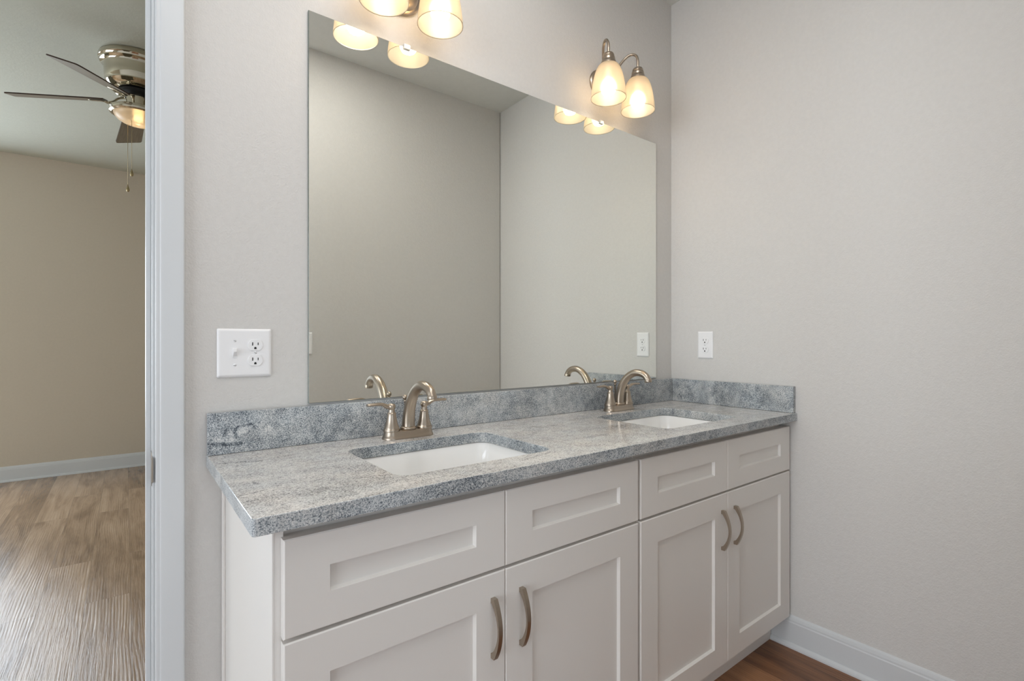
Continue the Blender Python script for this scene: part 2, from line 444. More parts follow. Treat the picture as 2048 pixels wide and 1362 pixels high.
# room the camera stands in
LWX = -5.2
WY0, WY1, WZ0, WZ1 = -3.2, -0.25, 0.35, 2.3
bm = bmesh.new()
box(bm, LWX - 0.1, LWX, -4.2, WY0, 0, H); box(bm, LWX - 0.1, LWX, WY1, -0.0005, 0, H)
box(bm, LWX - 0.1, LWX, WY0, WY1, 0, WZ0); box(bm, LWX - 0.1, LWX, WY0, WY1, WZ1, H)
struct('wall_left', bm, M['wall'])
RX0, RX1 = -3.2, -0.9
bm = bmesh.new()
box(bm, LWX - 0.1, RX0, -4.3, -4.2, 0, H); box(bm, RX1, 0.19, -4.3, -4.2, 0, H)
box(bm, RX0, RX1, -4.3, -4.2, 0, WZ0); box(bm, RX0, RX1, -4.3, -4.2, WZ1, H)
struct('wall_rear', bm, M['wall'])
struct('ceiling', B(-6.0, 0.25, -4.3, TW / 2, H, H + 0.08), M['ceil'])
struct('ceiling_bedroom', B(-6.0, 0.25, TW / 2, YB + 0.1, H, H + 0.08), M['ceil_bed_dark'])
struct('floor', B(LWX - 0.1, 0.25, -4.3, 0.06, -0.04, 0), M['floor'])
struct('floor_bedroom', B(-6.0, 0.1, 0.06, YB + 0.1, -0.04, 0), M['floor_bed'])
# bedroom
BX0, BX1, BZ0, BZ1 = -4.9, -2.93, 0.55, 2.1
bm = bmesh.new()
box(bm, BX1, 0.1, YB, YB + 0.1, 0, H); box(bm, -6.0, BX0, YB, YB + 0.1, 0, H)
box(bm, BX0, BX1, YB, YB + 0.1, 0, BZ0); box(bm, BX0, BX1, YB, YB + 0.1, BZ1, H)
struct('wall_bedroom_far', bm, M['wall_bed'])
LY0, LY1 = 1.2, 3.2
bm = bmesh.new()
box(bm, -6.0, -5.9, TW, LY0, 0, H); box(bm, -6.0, -5.9, LY1, YB, 0, H)
box(bm, -6.0, -5.9, LY0, LY1, 0, BZ0); box(bm, -6.0, -5.9, LY0, LY1, BZ1, H)
struct('wall_bedroom_left', bm, M['wall_bed'])
struct('wall_bedroom_right', B(-0.4, -0.3, TW, YB, 0, H), M['wall_bed'])

# windows: frame and bright sky pane
def window(name, axis, u0, u1, z0, z1, w, sky):
    e = bpy.data.objects.new(name, None); COL.objects.link(e); e['kind'] = 'structure'
    fr = bmesh.new(); t = 0.05
    def bx(a0, a1, b0, b1, d0, d1):
        if axis == 'x': box(fr, d0, d1, a0, a1, b0, b1)
        else: box(fr, a0, a1, d0, d1, b0, b1)
    d0, d1 = (w - 0.07, w - 0.02) if axis == 'x' else (w + 0.02, w + 0.07)
    bx(u0, u0 + t, z0, z1, d0, d1); bx(u1 - t, u1, z0, z1, d0, d1); bx(u0 + t, u1 - t, z0, z0 + t, d0, d1); bx(u0 + t, u1 - t, z1 - t, z1, d0, d1)
    zm = (z0 + z1) / 2; bx(u0 + t, u1 - t, zm - 0.02, zm + 0.02, d0, d1)
    mk('window_frame', fr, M['trim'], e)
    pn = bmesh.new(); dm = (d0 + d1) / 2
    if axis == 'x': box(pn, d0 - 0.006, d0 - 0.002, u0, u1, z0, z1)
    elif w < 0: box(pn, u0, u1, d0 - 0.006, d0 - 0.002, z0, z1)
    else: box(pn, u0, u1, d1 + 0.002, d1 + 0.006, z0, z1)
    mk('window_pane', pn, sky, e)
window('window_1', 'y', BX0, BX1, BZ0, BZ1, YB, M['sky_far'])
window('window_2', 'x', WY0, WY1, WZ0, WZ1, LWX, M['sky_side'])
window('added_window_3', 'x', LY0, LY1, BZ0, BZ1, -5.9, M['fill_bed'])  # unseen window added to brighten the bedroom's far wall
window('window_4', 'y', RX0, RX1, WZ0, WZ1, -4.3, M['sky_rear'])

# baseboards: board with bead on top and quarter-round shoe
def base_prof(h=0.12, t=0.011, shoe=0.010):
    return [(0, 0), (t + shoe, 0), (t + shoe, 0.006), (t + shoe * 0.8, 0.013), (t + shoe * 0.3, 0.018), (t, 0.019),
            (t, h - 0.026), (t * 0.82, h - 0.022), (t * 0.8, h - 0.016), (t * 0.6, h - 0.006), (t * 0.35, h - 0.002), (0, h)]
bm = bmesh.new(); extrude_profile(bm, base_prof(), -4.1, -0.462, 'y')
o = struct('baseboard_right', bm, M['trim']); o.rotation_euler[2] = RA
bm = bmesh.new(); extrude_profile(bm, base_prof(0.128, 0.012), -5.9, -0.4, 'x')
o = struct('baseboard_bedroom', bm, M['trim']); o.location = (0, YB, 0)
bm = bmesh.new(); extrude_profile(bm, base_prof(), -1.912, -1.835, 'x')
struct('baseboard_back', bm, M['trim'])
bm = bmesh.new(); extrude_profile(bm, base_prof(), -1.30, 0.0, 'x', flip=-1)
o = struct('baseboard_front', bm, M['trim']); o.location = (0, OW, 0)

# doorway to the bedroom: jamb, stop, casings, strike plate
door = bpy.data.objects.new('door_1', None); COL.objects.link(door); door['kind'] = 'structure'
bm = bmesh.new()
J = 0.0185
box(bm, DX1 - J + 0.0135, DX1, -0.001, TW + 0.001, 0, DH, 0.0006, 1)
box(bm, DX0, DX0 + J, -0.001, TW + 0.001, 0, DH, 0.0006, 1)
box(bm, DX0 + J, DX1 - 0.005, -0.001, TW + 0.001, DH - J, DH, 0.0006, 1)
mk('door_jamb', bm, M['trim'], door)
JX = DX1 - J + 0.0135
bm = bmesh.new()
box(bm, JX - 0.0105, JX, 0.040, 0.079, 0, DH - J, 0.0015, 2)
box(bm, DX0 + J, DX0 + J + 0.0105, 0.040, 0.079, 0, DH - J, 0.0015, 2)
box(bm, DX0 + J + 0.0105, JX - 0.0105, 0.040, 0.079, DH - J - 0.0105, DH - J, 0.0015, 2)
mk('door_stop', bm, M['trim'], door)
def casing_prof(w=0.057, t=0.016):
    # (across, thickness): eased inner edge, flat, soft step, eased outer edge
    return [(0, 0), (0, 0.007), (0.0015, 0.0095), (0.004, 0.0105), (0.009, 0.0108), (0.0115, 0.0122), (0.016, 0.0128),
            (0.030, 0.0142), (0.044, 0.0155), (0.050, t), (w - 0.003, t), (w - 0.0008, t - 0.0015), (w, t - 0.004), (w, 0)]
def casing_leg(x, sgn, z1):
    bm = bmesh.new(); pr = casing_prof()
    r0 = [bm.verts.new((x + sgn * a, -0.0005 - d, 0.0)) for a, d in pr]; r1 = [bm.verts.new((x + sgn * a, -0.0005 - d, z1)) for a, d in pr]
    n = len(pr)
    for i in range(n):
        j = (i + 1) % n; bm.faces.new((r0[i], r0[j], r1[j], r1[i]))
    bm.faces.new(r0); bm.faces.new(r1); return bm
mk('casing', casing_leg(-1.9718, 1, DH + 0.057), M['trim'], door)
mk('casing', casing_leg(DX0 + 0.013, -1, DH + 0.057), M['trim'], door)
bm = bmesh.new(); pr = casing_prof()
r0 = [bm.verts.new((DX0 + 0.013, -0.0005 - d, DH + a)) for a, d in pr]; r1 = [bm.verts.new((-1.9718, -0.0005 - d, DH + a)) for a, d in pr]
for i in range(len(pr)):
    j = (i + 1) % len(pr); bm.faces.new((r0[i], r0[j], r1[j], r1[i]))
bm.faces.new(r0); bm.faces.new(r1)
mk('casing', bm, M['trim'], door)
# strike plate with curved lip
bm = bmesh.new()
lip = [(JX - 0.0012, 0.034), (JX - 0.0012, 0.004), (JX - 0.0009, -0.004), (JX + 0.0014, -0.0105)]
zs = [(0.842, 0.918)] * 2 + [(0.852, 0.908)] * 2
prev = None
for (x, y), (z0, z1) in zip(lip, zs):
    cur = [bm.verts.new((x, y, z0)), bm.verts.new((x, y, z1)), bm.verts.new((x + 0.0011, y, z1)), bm.verts.new((x + 0.0011, y, z0))]
    if prev:
        for i in range(4): bm.faces.new((prev[i], prev[(i + 1) % 4], cur[(i + 1) % 4], cur[i]))
    else: bm.faces.new(cur)
    prev = cur
bm.faces.new(prev)
o = mk('strike_plate', bm, M['steel'], door); o['label'] = 'steel latch strike plate'

# ------------------------------------------------------------------ vanity cabinets
FY = -0.514; FT = 0.019          # face of the carcass, door thickness
def shaker(x0, x1, z0, z1, mx, mt, mb):
    """frame of a shaker front: returns frame mesh and panel mesh"""
    c = 0.0022; yF = FY - FT; d = 0.0085; s = 0.0035
    bm = bmesh.new()
    def rect(a0, a1, b0, b1, y): return [(a0, y, b0), (a1, y, b0), (a1, y, b1), (a0, y, b1)]
    ix0, ix1, iz0, iz1 = x0 + mx, x1 - mx, z0 + mb, z1 - mt
    loft(bm, [rect(x0, x1, z0, z1, FY - 0.0006), rect(x0, x1, z0, z1, yF + c), rect(x0 + c, x1 - c, z0 + c, z1 - c, yF),
              rect(ix0, ix1, iz0, iz1, yF), rect(ix0 + s, ix1 - s, iz0 + s, iz1 - s, yF + d), rect(ix0 + s, ix1 - s, iz0 + s, iz1 - s, FY - 0.0006)])
    r0 = bm.verts; 
    # back face ring
    vs_ = list(bm.verts); a = vs_[:4]; b = vs_[-4:]
    for i in range(4):
        j = (i + 1) % 4; bm.faces.new((a[i], a[j], b[j], b[i]))
    pb = B(ix0 + s - 0.0005, ix1 - s + 0.0005, yF + d, FY - 0.001, iz0 + s - 0.0005, iz1 - s + 0.0005)
    return bm, pb

def pull_mesh():
    """bow pull: wedge feet and a flat arched bar, origin at its centre on the door face"""
    h = 0.064; n = 24; outer = []; inner = []
    for i in range(n + 1):
        z = -h + 2 * h * i / n; outer.append((-(0.0115 + 0.0185 * (1 - (z / h) ** 2)), z))
    hi = 0.0535
    for i in range(n + 1):
        z = hi - 2 * hi * i / n; inner.append((-(0.004 + 0.0210 * (1 - (z / hi) ** 2)), z))
    inner = inner[::-1]
    O = [(0, -h)] + outer + [(0, h)]; I = [(0, -hi)] + inner + [(0, hi)]
    bm = bmesh.new(); w = 0.0052
    v = lambda x, p: bm.verts.new((x, p[0], p[1]))
    OL = [v(-w, p) for p in O]; OR = [v(w, p) for p in O]; IL = [v(-w, p) for p in I]; IR = [v(w, p) for p in I]
    for i in range(len(O) - 1):
        bm.faces.new((OL[i], OL[i + 1], OR[i + 1], OR[i])); bm.faces.new((IL[i], IR[i], IR[i + 1], IL[i + 1]))
        bm.faces.new((OL[i], IL[i], IL[i + 1], OL[i + 1])); bm.faces.new((OR[i], OR[i + 1], IR[i + 1], IR[i]))
    bm.faces.new((OL[0], OR[0], IR[0], IL[0])); bm.faces.new((OL[-1], IL[-1], IR[-1], OR[-1]))
    return bm

def cabinet(label, x0, x1, body0, body1, scribe=False):
    xc = (x0 + x1) / 2
    t = thing('vanity_cabinet', label, 'cabinet', (xc, 0, 0), 0, 'vanity cabinets under the granite countertop')
    a0, a1 = body0 - xc, body1 - xc
    bm = bmesh.new()
    w_ = 0.016
    box(bm, a0, a0 + w_, FY, -0.003, 0.105, 0.844); box(bm, a1 - w_, a1, FY, -0.003, 0.105, 0.844)
    box(bm, a0, a0 + w_, FY + (0.0 if scribe else 0.022), -0.003, 0.844, 0.868); box(bm, a1 - w_, a1, FY + 0.022, -0.003, 0.844, 0.868)          # sides
    box(bm, a0 + w_, a1 - w_, FY, -0.003, 0.105, 0.121); box(bm, a0 + w_, a1 - w_, -0.012, -0.003, 0.121, 0.868)   # bottom, back
    box(bm, a0 + w_, a1 - w_, FY, FY + 0.018, 0.650, 0.700)                                                  # mid rail
    box(bm, -0.02, 0.02, FY, FY + 0.018, 0.121, 0.650); box(bm, -0.02, 0.02, FY, FY + 0.018, 0.700, 0.815)                                                       # mullion
    box(bm, a0 + w_, a1 - w_, FY, FY + 0.018, 0.815, 0.844)                                                  # top rail
    mk('carcass', bm, M['cabinet'], t)
    mk('shadow_gap_strip', B(a0 + w_ + 0.0005, a1 - w_ - 0.0005, -0.4955, -0.4892, 0.8300, 0.868), M['cabinet'], t)  # invented strip, set back so the gap under the countertop falls dark
    bm = bmesh.new(); box(bm, a0 + 0.001, a1 - 0.001, -0.461, -0.445, 0.0005, 0.105)
    box(bm, a0, a0 + 0.016, -0.445, -0.003, 0.0005, 0.105); box(bm, a1 - 0.016, a1, -0.445, -0.003, 0.0005, 0.105)
    mk('toe_kick', bm, M['cabinet'], t)
    if scribe:
        mk('scribe_moulding', B(a0 - 0.006, a0 - 0.0002, -0.021, -0.002, 0.001, 0.867, 0.001, 1), M['cabinet'], t)
        mk('end_stile', B(a0 - 0.0015, a0 + 0.002, FY - 0.0005, FY + 0.035, 0.105, 0.8678, 0.0005, 1), M['cabinet'], t)
    w = (x1 - x0)
    g = 0.0015
    for k in (0, 1):
        f0 = -w / 2 if k == 0 else g / 2
        f1 = -g / 2 if k == 0 else w / 2
        fr, pn = shaker(f0, f1, 0.682, 0.847, 0.0755, 0.059, 0.060)
        d = mk('drawer_front', fr, M['cabinet'], t); mk('panel', pn, M['cabinet'], d)
        fr, pn = shaker(f0, f1, 0.118, 0.6755, 0.0755, 0.072, 0.066)
        d = mk('door', fr, M['cabinet'], t); mk('panel', pn, M['cabinet'], d)
        hx = (-0.0345 if k == 0 else 0.043)
        hd = mk('handle', pull_mesh(), M['nickel_dark'], d, smooth=True, auto=35)
        hd.location = (hx, FY - FT, 0.560); hd['label'] = 'brushed nickel bow pull'
    return t
cabinet('white shaker vanity cabinet under the left sink, next to the doorway', -1.8200, -0.9115, -1.8320, -0.9065, True)
cabinet('white shaker vanity cabinet under the right sink, against the right wall', -0.9010, -0.0045, -0.9060, -0.0030)

# ------------------------------------------------------------------ countertop with splashes
ZT = 0.8985; TH = 0.0288; D = -0.5541; LX = -1.8705
def holes(): return [(-1.5855, -1.1610), (-0.6815, -0.2570)]
HY0, HY1, HR = -0.4660, -0.1480, 0.034
ct = thing('vanity_countertop', 'speckled grey granite countertop with two sink cutouts on the white vanity', 'countertop', (0, 0, 0))
bm = bmesh.new()
def outer(ins):
    i = ins; rr = 0.006
    # front-left corner eased, right side follows the wall
    pts = []
    for k in range(7):
        a = R(180 + 90 * k / 6); pts.append((LX + i + rr + rr * math.cos(a), D + i + rr + rr * math.sin(a)))
    xr = lambda y: -RA * y - 0.0015 - i
    pts.append((xr(D), D + i)); pts.append((xr(0), -0.0015 - i)); pts.append((LX + i, -0.0015 - i))
    return pts
c = 0.0009
def ring(pts, z): return [bm.verts.new((x, y, z)) for x, y in pts]
def bridge(a, b, mi):
    n = len(a)
    for i in range(n):
        j = (i + 1) % n; f = bm.faces.new((a[i], a[j], b[j], b[i])); f.material_index = mi
tops, bots = [], []
o0 = ring(outer(c), ZT); o1 = ring(outer(0), ZT - c); o2 = ring(outer(0), ZT - TH + c); o3 = ring(outer(c), ZT - TH)
bridge(o0, o1, 1); bridge(o1, o2, 1); bridge(o2, o3, 1); tops.append(o0); bots.append(o3)
for hx0, hx1 in holes():
    f = lambda e: rrect(hx0 - e, hx1 + e, HY0 - e, HY1 + e, HR + e, 8)
    h0 = ring(f(c), ZT); h1 = ring(f(0), ZT - c); h2 = ring(f(0), ZT - TH)
    bridge(h0, h1, 1); bridge(h1, h2, 1); tops.append(h0); bots.append(h2)
for grp in (tops, bots):
    es = []
    for lp in grp:
        for i in range(len(lp)):
            e = bm.edges.get((lp[i], lp[(i + 1) % len(lp)])); es.append(e)
    bmesh.ops.triangle_fill(bm, use_beauty=True, use_dissolve=False, edges=es)
mk('slab', bm, [M['granite'], M['granite_cut']], ct)
BS = 0.1018; BT = 0.0205
o = mk('backsplash', B(LX + 0.0005, -0.0018, -BT, -0.0018, ZT + 0.0004, ZT + BS, 0.0014, 2), M['granite_splash'], ct)
bm = B(-BT, -0.0018, D + 0.006, -BT - 0.0004, ZT + 0.0004, ZT + BS, 0.0014, 2)
o = mk('sidesplash', bm, M['granite_splash'], ct); o.rotation_euler[2] = RA

# ------------------------------------------------------------------ undermount sinks
def sink(label, hx0, hx1):
    xc, yc = (hx0 + hx1) / 2, (HY0 + HY1) / 2; zr = ZT - TH
    t = thing('undermount_sink', label, 'sink', (xc, yc, zr - 0.15), 0, 'undermount sinks in the granite countertop')
    w, l = (hx1 - hx0) / 2, (HY1 - HY0) / 2
    bm = bmesh.new(); z = 0.15
    def lp(e, zz, r): return [(x, y, zz) for x, y in rrect(-w - e, w + e, -l - e, l + e, r, 8)]
    loops = [lp(0.022, z - 0.002, HR + 0.022), lp(0.004, z - 0.002, HR + 0.004), lp(0.002, z - 0.005, HR + 0.002), lp(-0.004, z - 0.06, HR),
             lp(-0.012, z - 0.115, HR), lp(-0.020, z - 0.132, HR), lp(-0.036, z - 0.141, HR), lp(-0.09, z - 0.145, HR), lp(-0.135, z - 0.147, 0.02)]
    outerL = [lp(-0.135, z - 0.155, 0.02), lp(-0.02, z - 0.150, HR), lp(0.002, z - 0.13, HR), lp(0.010, z - 0.02, HR), lp(0.022, z - 0.014, HR + 0.022)]
    loft(bm, outerL[::-1] [0:0] + loops + outerL + [loops[0]])
    bmesh.ops.remove_doubles(bm, verts=bm.verts[:], dist=1e-6)
    # close the bottom centre
    bmesh.ops.holes_fill(bm, edges=[e for e in bm.edges if len(e.link_faces) == 1], sides=0)
    mk('basin', bm, M['porcelain'], t, smooth=True, auto=40)
    bm = bmesh.new(); lathe(bm, [(0.0, 0.008), (0.014, 0.008), (0.0215, 0.0065), (0.023, 0.0045), (0.023, 0.003)], 32, cap=False)
    o = mk('drain', bm, M['nickel'], t, smooth=True); o['label'] = 'brushed nickel drain'
    return t
hs = holes()
sink('white rectangular undermount sink on the left, in front of the nearer faucet', *hs[0])
sink('white rectangular undermount sink on the right, nearer the right wall', *hs[1])

# ------------------------------------------------------------------ faucets
def faucet(label, loc):
    t = thing('bathroom_faucet', label, 'faucet', loc, 0, 'brushed nickel faucets behind the sinks')
    bm = bmesh.new()
    def lp(e, z): return [(x, y, z) for x, y in rrect(-0.077 + e, 0.077 - e, -0.0275 + e, 0.0275 - e, 0.0262 - e, 8)]
    loft(bm, [lp(0, 0.0004), lp(0, 0.004), lp(0.0016, 0.0065), lp(0.0035, 0.012), lp(0.0045, 0.018), lp(0.0055, 0.0215), lp(0.0075, 0.0225)], True, True)
    mk('base_plate', bm, M['nickel'], t, smooth=True, auto=40)
    # spout
    bm = bmesh.new()
    P = [(0, 0, 0.022), (0, -0.001, 0.045), (0, -0.007, 0.075), (0, -0.021, 0.106), (0, -0.044, 0.134), (0, -0.076, 0.1515), (0, -0.108, 0.1520), (0, -0.130, 0.1425), (0, -0.1405, 0.1285), (0, -0.1420, 0.1235)]
    rad = [0.0195, 0.0182, 0.0168, 0.0154, 0.0143, 0.0137, 0.0132, 0.0127, 0.0122, 0.0122]
    sweep(bm, catmull(P, 7), lerp_list(rad, 7), 24)
    sp = mk('spout', bm, M['nickel'], t, smooth=True, auto=50)
    bm = bmesh.new(); lathe(bm, [(0.0195, 0.022), (0.0222, 0.0228), (0.0230, 0.026), (0.0222, 0.029), (0.0202, 0.0305), (0.0185, 0.031)], 36, cap=False)
    mk('collar', bm, M['nickel'], sp, smooth=True)
    bm = bmesh.new()
    sweep(bm, [(0, -0.1402, 0.1300), (0, -0.1412, 0.1265), (0, -0.1424, 0.1205), (0, -0.1426, 0.1190)], [0.0126, 0.0137, 0.0137, 0.0124], 24)
    mk('aerator', bm, M['nickel'], sp, smooth=True, auto=40)
    # lift rod
    bm = bmesh.new(); lathe(bm, [(0.0028, 0.02), (0.0028, 0.098), (0.0045, 0.100), (0.0045, 0.1025), (0.003, 0.104), (0.0060, 0.107), (0.0078, 0.111), (0.0072, 0.115), (0.004, 0.1185), (0.0005, 0.1195)], 20, (0, 0.0205, 0))
    mk('lift_rod', bm, M['nickel'], t, smooth=True, auto=50)
    for s in (-1, 1):
        bm = bmesh.new()
        lathe(bm, [(0.0232, 0.0215), (0.0236, 0.0245), (0.0229, 0.0275), (0.0212, 0.0285), (0.0210, 0.0300), (0.0200, 0.0335), (0.0170, 0.0425), (0.0144, 0.0540), (0.0128, 0.0650), (0.0122, 0.0718),
                   (0.0112, 0.0735), (0.0096, 0.0742), (0.0090, 0.0775), (0.0084, 0.0815), (0.0084, 0.0835), (0.0104, 0.0865), (0.0112, 0.0905), (0.0106, 0.0950), (0.0076, 0.0985), (0.001, 0.0995)], 32, (s * 0.0510, 0, 0))
        hn = mk('handle', bm, M['nickel'], t, smooth=True, auto=45)
        bm = bmesh.new()
        pts = [(s * 0.053, 0, 0.0905), (s * 0.064, 0, 0.0915), (s * 0.074, 0, 0.0965), (s * 0.084, 0, 0.0995), (s * 0.102, 0, 0.0998), (s * 0.118, 0, 0.0993), (s * 0.1225, 0, 0.0993)]
        fl = [(0.0078, 0.0070), (0.0064, 0.0064), (0.0064, 0.0052), (0.0078, 0.0046), (0.0088, 0.0042), (0.0088, 0.0040), (0.0072, 0.0030)]
        sweep(bm, catmull(pts, 5), None, 20, up=(0, 1, 0), flat=lerp_list(fl, 5))
        mk('lever', bm, M['nickel'], hn, smooth=True, auto=60)
    return t
f0 = faucet('brushed nickel two-handle arc faucet behind the left sink', (-1.3790, -0.0830, ZT))
f1 = dup(f0); f1.location = (-0.4640, -0.0830, ZT); f1['label'] = 'brushed nickel two-handle arc faucet behind the right sink'

# ------------------------------------------------------------------ mirror with clips
MX0, MX1, MZ0, MZ1 = -1.6340, -0.1215, 1.0058, 2.0655
mr = thing('wall_mirror', 'large frameless wall mirror above the double vanity', 'mirror', (0, 0, 0))
bm = bmesh.new()
def mrect(e, y): return [(MX0 + e, y, MZ0 + e), (MX1 - e, y, MZ0 + e), (MX1 - e, y, MZ1 - e), (MX0 + e, y, MZ1 - e)]
fs = loft(bm, [mrect(0, -0.0012), mrect(0, -0.0058), mrect(0.0008, -0.0066)], True, True)
for i, f in enumerate(fs): f.material_index = 0 if i == 9 else 1
mk('glass', bm, [M['mirror'], M['mirror_edge']], mr)
for cx_ in (-1.347, -0.484):
    bm = bmesh.new(); box(bm, cx_ - 0.011, cx_ + 0.011, -0.0125, -0.0070, MZ1 - 0.0075, MZ1 + 0.0085, 0.002, 2)
    box(bm, cx_ - 0.009, cx_ + 0.009, -0.0070, -0.001, MZ1 + 0.0006, MZ1 + 0.0085)
    o = mk('clip', bm, M['clip'], mr); o['label'] = 'small clear plastic mirror clip'

# ------------------------------------------------------------------ electrical plates
def d_face(bm, cx_, cz, y0, y1, r=0.0172, hw=0.0168, hh=0.0137):
    """duplex outlet face: round sides, flat top and bottom"""
    pts = []
    n = 48
    for k in range(n):
        a = 2 * math.pi * k / n
        pts.append((cx_ + r * math.cos(a), cz + max(-hh, min(hh, r * math.sin(a)))))
    A = [bm.verts.new((x, y0, z)) for x, z in pts]; C = [bm.verts.new((cx_ + (x - cx_) * 0.96, y1, cz + (z - cz) * 0.96)) for x, z in pts]
    for i in range(n):
        j = (i + 1) % n; bm.faces.new((A[i], A[j], C[j], C[i]))
    bm.faces.new(C)
def plate_mesh(w, h, t=0.0058):
    bm = bmesh.new()
    def rect(e, y): return [(x, y, z) for x, z in rrect(-w / 2 + e, w / 2 - e, -h / 2 + e, h / 2 - e, 0.003, 4)]
    loft(bm, [rect(0, -0.0006), rect(0.0, -0.0022), rect(0.0035, -t * 0.85), rect(0.0065, -t)], False, True)
    return bm
def screw(parent, x, z, y=-0.0058, ang=20):
    bm = bmesh.new(); lathe(bm, [(0.0036, y + 0.0005), (0.0035, y - 0.0004), (0.0025, y - 0.0010), (0.0003, y - 0.0012)], 20, (x, 0, z), 'y', cap=False)
    s = mk('screw', bm, M['plate'], parent, smooth=True)
    bm = bmesh.new(); box(bm, -0.003, 0.003, y - 0.00128, y - 0.0009, -0.0004, 0.0004)
    bmesh.ops.rotate(bm, verts=bm.verts[:], cent=(0, 0, 0), matrix=Matrix.Rotation(R(ang), 3, 'Y'))
    bmesh.ops.translate(bm, verts=bm.verts[:], vec=(x, 0, z))
    mk('screw_slot', bm, M['slot'], s)
def receptacle(parent, x, z, y=-0.0058):
    bm = bmesh.new(); d_face(bm, x, z, y + 0.001, y - 0.0020)
    r = mk('receptacle', bm, M['plate'], parent)
    bm = bmesh.new(); yy0, yy1 = y - 0.0024, y - 0.0018
    box(bm, x - 0.0073, x - 0.0052, yy0, yy1, z - 0.0008, z + 0.0072); box(bm, x + 0.0053, x + 0.0072, yy0, yy1, z + 0.0002, z + 0.0067)
    pts = [(x + 0.0027 * math.cos(R(a)), z - 0.0072 + 0.0027 * math.sin(R(a))) for a in range(0, 181, 20)] + [(x - 0.0027, z - 0.0098), (x + 0.0027, z - 0.0098)]
    A = [bm.verts.new((a, yy1, b)) for a, b in pts]; C = [bm.verts.new((a, yy0, b)) for a, b in pts]
    for i in range(len(pts)):
        j = (i + 1) % len(pts); bm.faces.new((A[i], A[j], C[j], C[i]))
    bm.faces.new(C)
    o = mk('slots', bm, M['slot'], r); o['label'] = 'dark outlet slots'
# two-gang plate left of the mirror
t = thing('switch_outlet_plate', 'white two-gang plate with toggle switch and duplex outlet left of the mirror', 'switch plate', (-1.7870, 0, 1.1443))
mk('plate', plate_mesh(0.1225, 0.1205), M['plate'], t)
bm = bmesh.new(); box(bm, -0.0282, -0.0178, -0.0066, -0.0052, -0.0122, 0.0122, 0.0006, 1)
sw = mk('switch_frame', bm, M['plate'], t)
bm = bmesh.new()
A = [bm.verts.new(p) for p in ((-0.0272, -0.0060, -0.0098), (-0.0188, -0.0060, -0.0098), (-0.0188, -0.0060, 0.0098), (-0.0272, -0.0060, 0.0098))]
C = [bm.verts.new(p) for p in ((-0.0262, -0.0155, 0.0035), (-0.0198, -0.0155, 0.0035), (-0.0198, -0.0140, 0.0105), (-0.0262, -0.0140, 0.0105))]
for i in range(4): bm.faces.new((A[i], A[(i + 1) % 4], C[(i + 1) % 4], C[i]))
bm.faces.new(C); bm.faces.new(A)
bmesh.ops.bevel(bm, geom=bm.edges[:], offset=0.0007, segments=2, affect='EDGES')
mk('toggle', bm, M['plate'], t)
screw(t, -0.0230, 0.0302); screw(t, -0.0230, -0.0302, ang=-8); screw(t, 0.0230, 0.0, ang=25)
receptacle(t, 0.0230, 0.0192); receptacle(t, 0.0230, -0.0192)
# outlet on the right wall
t = thing('wall_outlet', 'white duplex outlet plate on the right wall above the countertop', 'outlet', (0.0030, -0.1755, 1.1560), R(-90) + RA)
mk('plate', plate_mesh(0.073, 0.119), M['plate'], t); screw(t, 0, 0, ang=15)
receptacle(t, 0, 0.0192); receptacle(t, 0, -0.0192)
# plate on the wall behind, seen only in the mirror
t = thing('light_switch', 'white wall switch plate seen only at the left edge of the mirror', 'switch plate', (-1.2645, OW, 1.1595), R(180))
mk('plate', plate_mesh(0.072, 0.118), M['plate'], t)
bm = bmesh.new(); box(bm, -0.0055, 0.0055, -0.0150, -0.0052, -0.010, 0.004, 0.001, 2); mk('toggle', bm, M['plate'], t)

